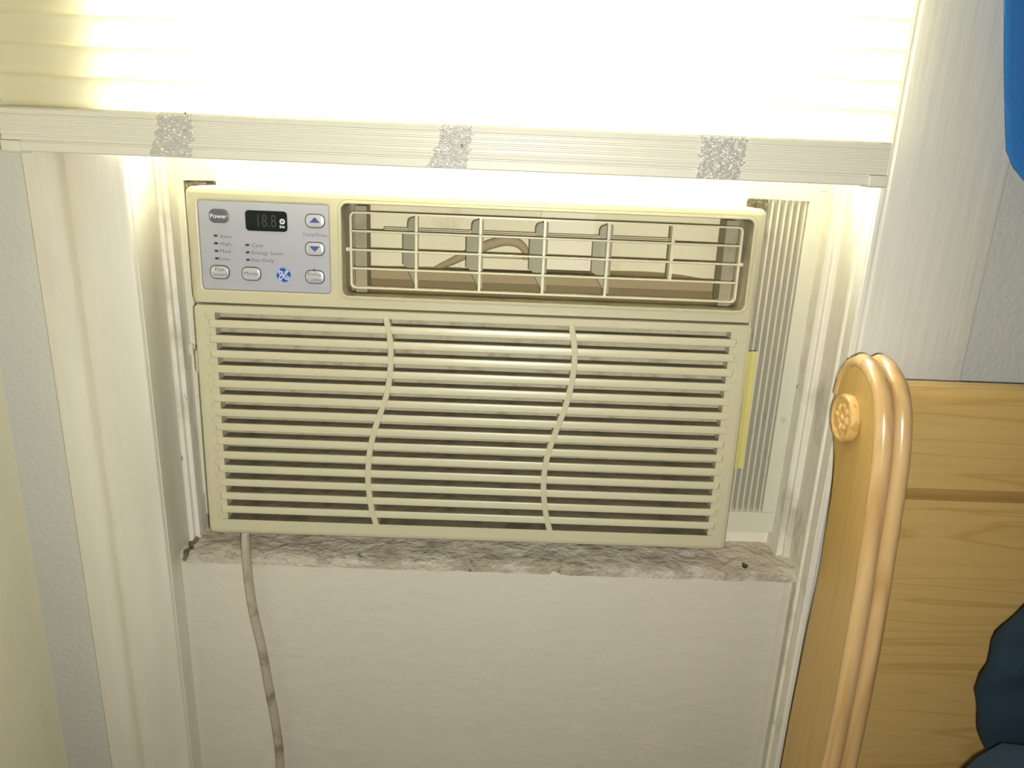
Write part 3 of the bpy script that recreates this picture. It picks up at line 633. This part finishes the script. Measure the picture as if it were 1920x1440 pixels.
for k in range(9):
    a = 2*math.pi*k/8; rad = 0.0095 if k < 8 else 0; pr = 0.0048 if k < 8 else 0.0040; lp = []
    for t, h in ((1.0, 0.0), (0.85, 0.0014), (0.5, 0.0024), (0.1, 0.0028)):
        lp.append([(PX0-0.0044-h, RC[0]+rad*math.cos(a)+pr*t*(math.cos(q*0.785)*0.75), RC[1]+rad*math.sin(a)+pr*t*math.sin(q*0.785)) for q in range(8)])
    b.loft(lp, cap1=True)
b.build('rosette', 'rosette', bed, smooth=40)
pan = S2([(-0.0600, 0.2140), (-0.0700, 0.2215), (-0.0820, 0.2245), (-0.0960, 0.2215), (-0.1080, 0.2130), (-0.1170, 0.1980), (-0.1235, 0.1760), (-0.1275, 0.1500), (-0.1295, 0.1300), (-0.1335, 0.0900), (-0.1420, 0.0050), (-0.1450, -0.1350), (-0.1420, -0.3000), (-0.1400, -0.6000)])
def strip(name, z0, z1, m, inset=0.0):
    p = [q for q in pan if z0 <= q[1] <= z1]
    if z1 > 0.2: p = [q for q in pan if q[1] >= z0]
    outl = [(a+inset, c) for a, c in p] + [(a+0.016, c-(0.006 if c > 0.19 else 0)) for a, c in p][::-1]
    b = MB(); b.prism(outl, PX1-0.003, PX0+1.153, 'x'); return b.build(name, m, bed, smooth=35)
strip('top_rail', 0.1405, 1.0, 'wood_panel'); strip('lower_panel', -0.6, 0.1310, 'wood_panel')
b = MB(); b.prism([(-0.1240, 0.1300), (-0.1262, 0.1330), (-0.1258, 0.1370), (-0.1235, 0.1415), (-0.1120, 0.1415), (-0.1120, 0.1300)], PX1-0.003, PX0+1.153, 'x'); b.build('moulding_strip', 'wood_dark', bed, smooth=50)

# mattress (below the frame) with blanket and pillow in dark teal
b = MB(); b.box(0.385, 1.48, -2.15, -0.172, -BZ+0.22, -0.16); b.box(0.40, 1.46, -2.13, -0.19, -BZ, -BZ+0.22)
tag(b.build('mattress', 'mattress', bevel=0.02, smooth=40), 'white mattress in front of the maple headboard', 'mattress')
b = MB(); nx, ny = 40, 48; vs = []
def bh(x, y):
    e = min(1, max(0, (x-0.356)/0.06)); e = e**0.5
    bunch = math.exp(-((y+0.300)/0.12)**2)*0.136
    return -0.155 + e*(0.020+bunch) + 0.012*noise.noise(Vector((x*9, y*7, 0.5)))*e + 0.004*noise.noise(Vector((x*30, y*30, 0)))
for i in range(nx+1):
    for j in range(ny+1):
        x = 0.356+1.13*(i/nx)**1.5; y = -0.266-0.82*j/ny; vs.append((x, y, bh(x, y)))
fs = [(i*(ny+1)+j, (i+1)*(ny+1)+j, (i+1)*(ny+1)+j+1, i*(ny+1)+j+1) for i in range(nx) for j in range(ny)]
o = len(vs); vs += [(0.352, -0.266-0.82*j/ny, -0.34+0.01*math.sin(j)) for j in range(ny+1)]
fs += [(j, j+1, o+j+1, o+j) for j in range(ny)]
b.add(vs, fs); tag(b.build('blanket', 'teal', smooth=180), 'dark teal blanket bunched at the bottom right edge, below the pillow', 'blanket')
def pillow():
    b = MB(); nu, nv = 110, 60; vs = []
    sp = lambda t, e: math.copysign(abs(t)**e, t)
    for i in range(nu):
        a = 2*math.pi*i/nu
        for j in range(nv+1):
            t = -math.pi/2+math.pi*j/nv
            x = sp(math.cos(t), 0.9)*sp(math.cos(a), 0.55); z = sp(math.cos(t), 0.9)*sp(math.sin(a), 0.75); y = sp(math.sin(t), 0.9)
            P = Vector((0.25*x, 0.055*y, 0.125*z)); r = noise.noise(Vector((P.x*10+3, P.z*14+P.x*16, 2.2)))
            P.y += 0.010*r*(1-abs(y)*0.3); P.x += 0.006*noise.noise(Vector((P.z*13, 3.3, 0)))
            if y < 0.2:
                for z0, sl, wd, am in ((-0.002, 0.75, 0.010, 0.012), (0.040, 0.55, 0.012, 0.009), (-0.055, 0.25, 0.014, 0.006)):
                    P.y += am*math.exp(-((P.z-(z0+sl*(P.x+0.24)))/wd)**2)
            vs.append((P.x+0.690, P.y*0.75-0.212+0.03*P.z, P.z+0.004))
    fs = [(i*(nv+1)+j, ((i+1) % nu)*(nv+1)+j, ((i+1) % nu)*(nv+1)+j+1, i*(nv+1)+j+1) for i in range(nu) for j in range(nv)]
    b.add(vs, fs); return b
tag(pillow().build('pillow', 'teal', smooth=180), 'dark teal pillow leaning against the maple headboard', 'pillow')

# blue cloth hanging at the upper right
cl = empty('hanging_cloth', Matrix.Translation((0.47, -0.06, BZ+0.36))); tag(cl, 'bright blue cloth hanging over the right casing near the upper corner', 'cloth')
b = MB(); nx, nz = 44, 40; vs = []
for i in range(nx+1):
    for j in range(nz+1):
        t = j/nz; z = 0.95-0.60*t; s = i/nx
        edge = 0.4395+0.265*max(-0.05, 0.545-z)+1.6*max(0, 0.42-z)**1.2
        x = edge + (0.22-0.25*max(0, 0.5-z))*s
        y = -0.030 - 0.010*math.sin(s*21+1.4*z)*min(1, s*4) - 0.006*noise.noise(Vector((x*14, z*6, 1)))
        vs.append((x, y, z + 0.05*s*(t**3)*0))
b.add(vs, [(i*(nz+1)+j, (i+1)*(nz+1)+j, (i+1)*(nz+1)+j+1, i*(nz+1)+j+1) for i in range(nx) for j in range(nz)])
o = b.build('fabric', 'blue', cl, smooth=180)
sd = o.modifiers.new('thickness', 'SOLIDIFY'); sd.thickness = 0.0015
b = MB(); b.tube([(0.54, 0.013, 0.945), (0.54, -0.075, 0.955)], 0.006, 10); b.build('peg', 'wood_post', cl, smooth=50)

# a black flake of debris on the dirty ledge
b = MB(); n = 9; top = []; bot = []
for k in range(n):
    a = 2*math.pi*k/n; rad = 0.0022+0.0022*abs(noise.noise(Vector((k*1.9, 4.2, 0)))); top.append((0.3145+rad*1.3*math.cos(a), 0.0300+rad*1.9*math.sin(a), ZL+0.0034+0.0012*noise.noise(Vector((k*2.3, 0, 9))))); bot.append((0.3145+rad*math.cos(a), 0.0300+rad*1.5*math.sin(a), ZL+0.0010))
b.loft([bot, top], cap0=True, cap1=True)
tag(b.build('debris_flake', 'black', smooth=30), 'small black flake lying on the dirty ledge right of the air conditioner', 'debris')
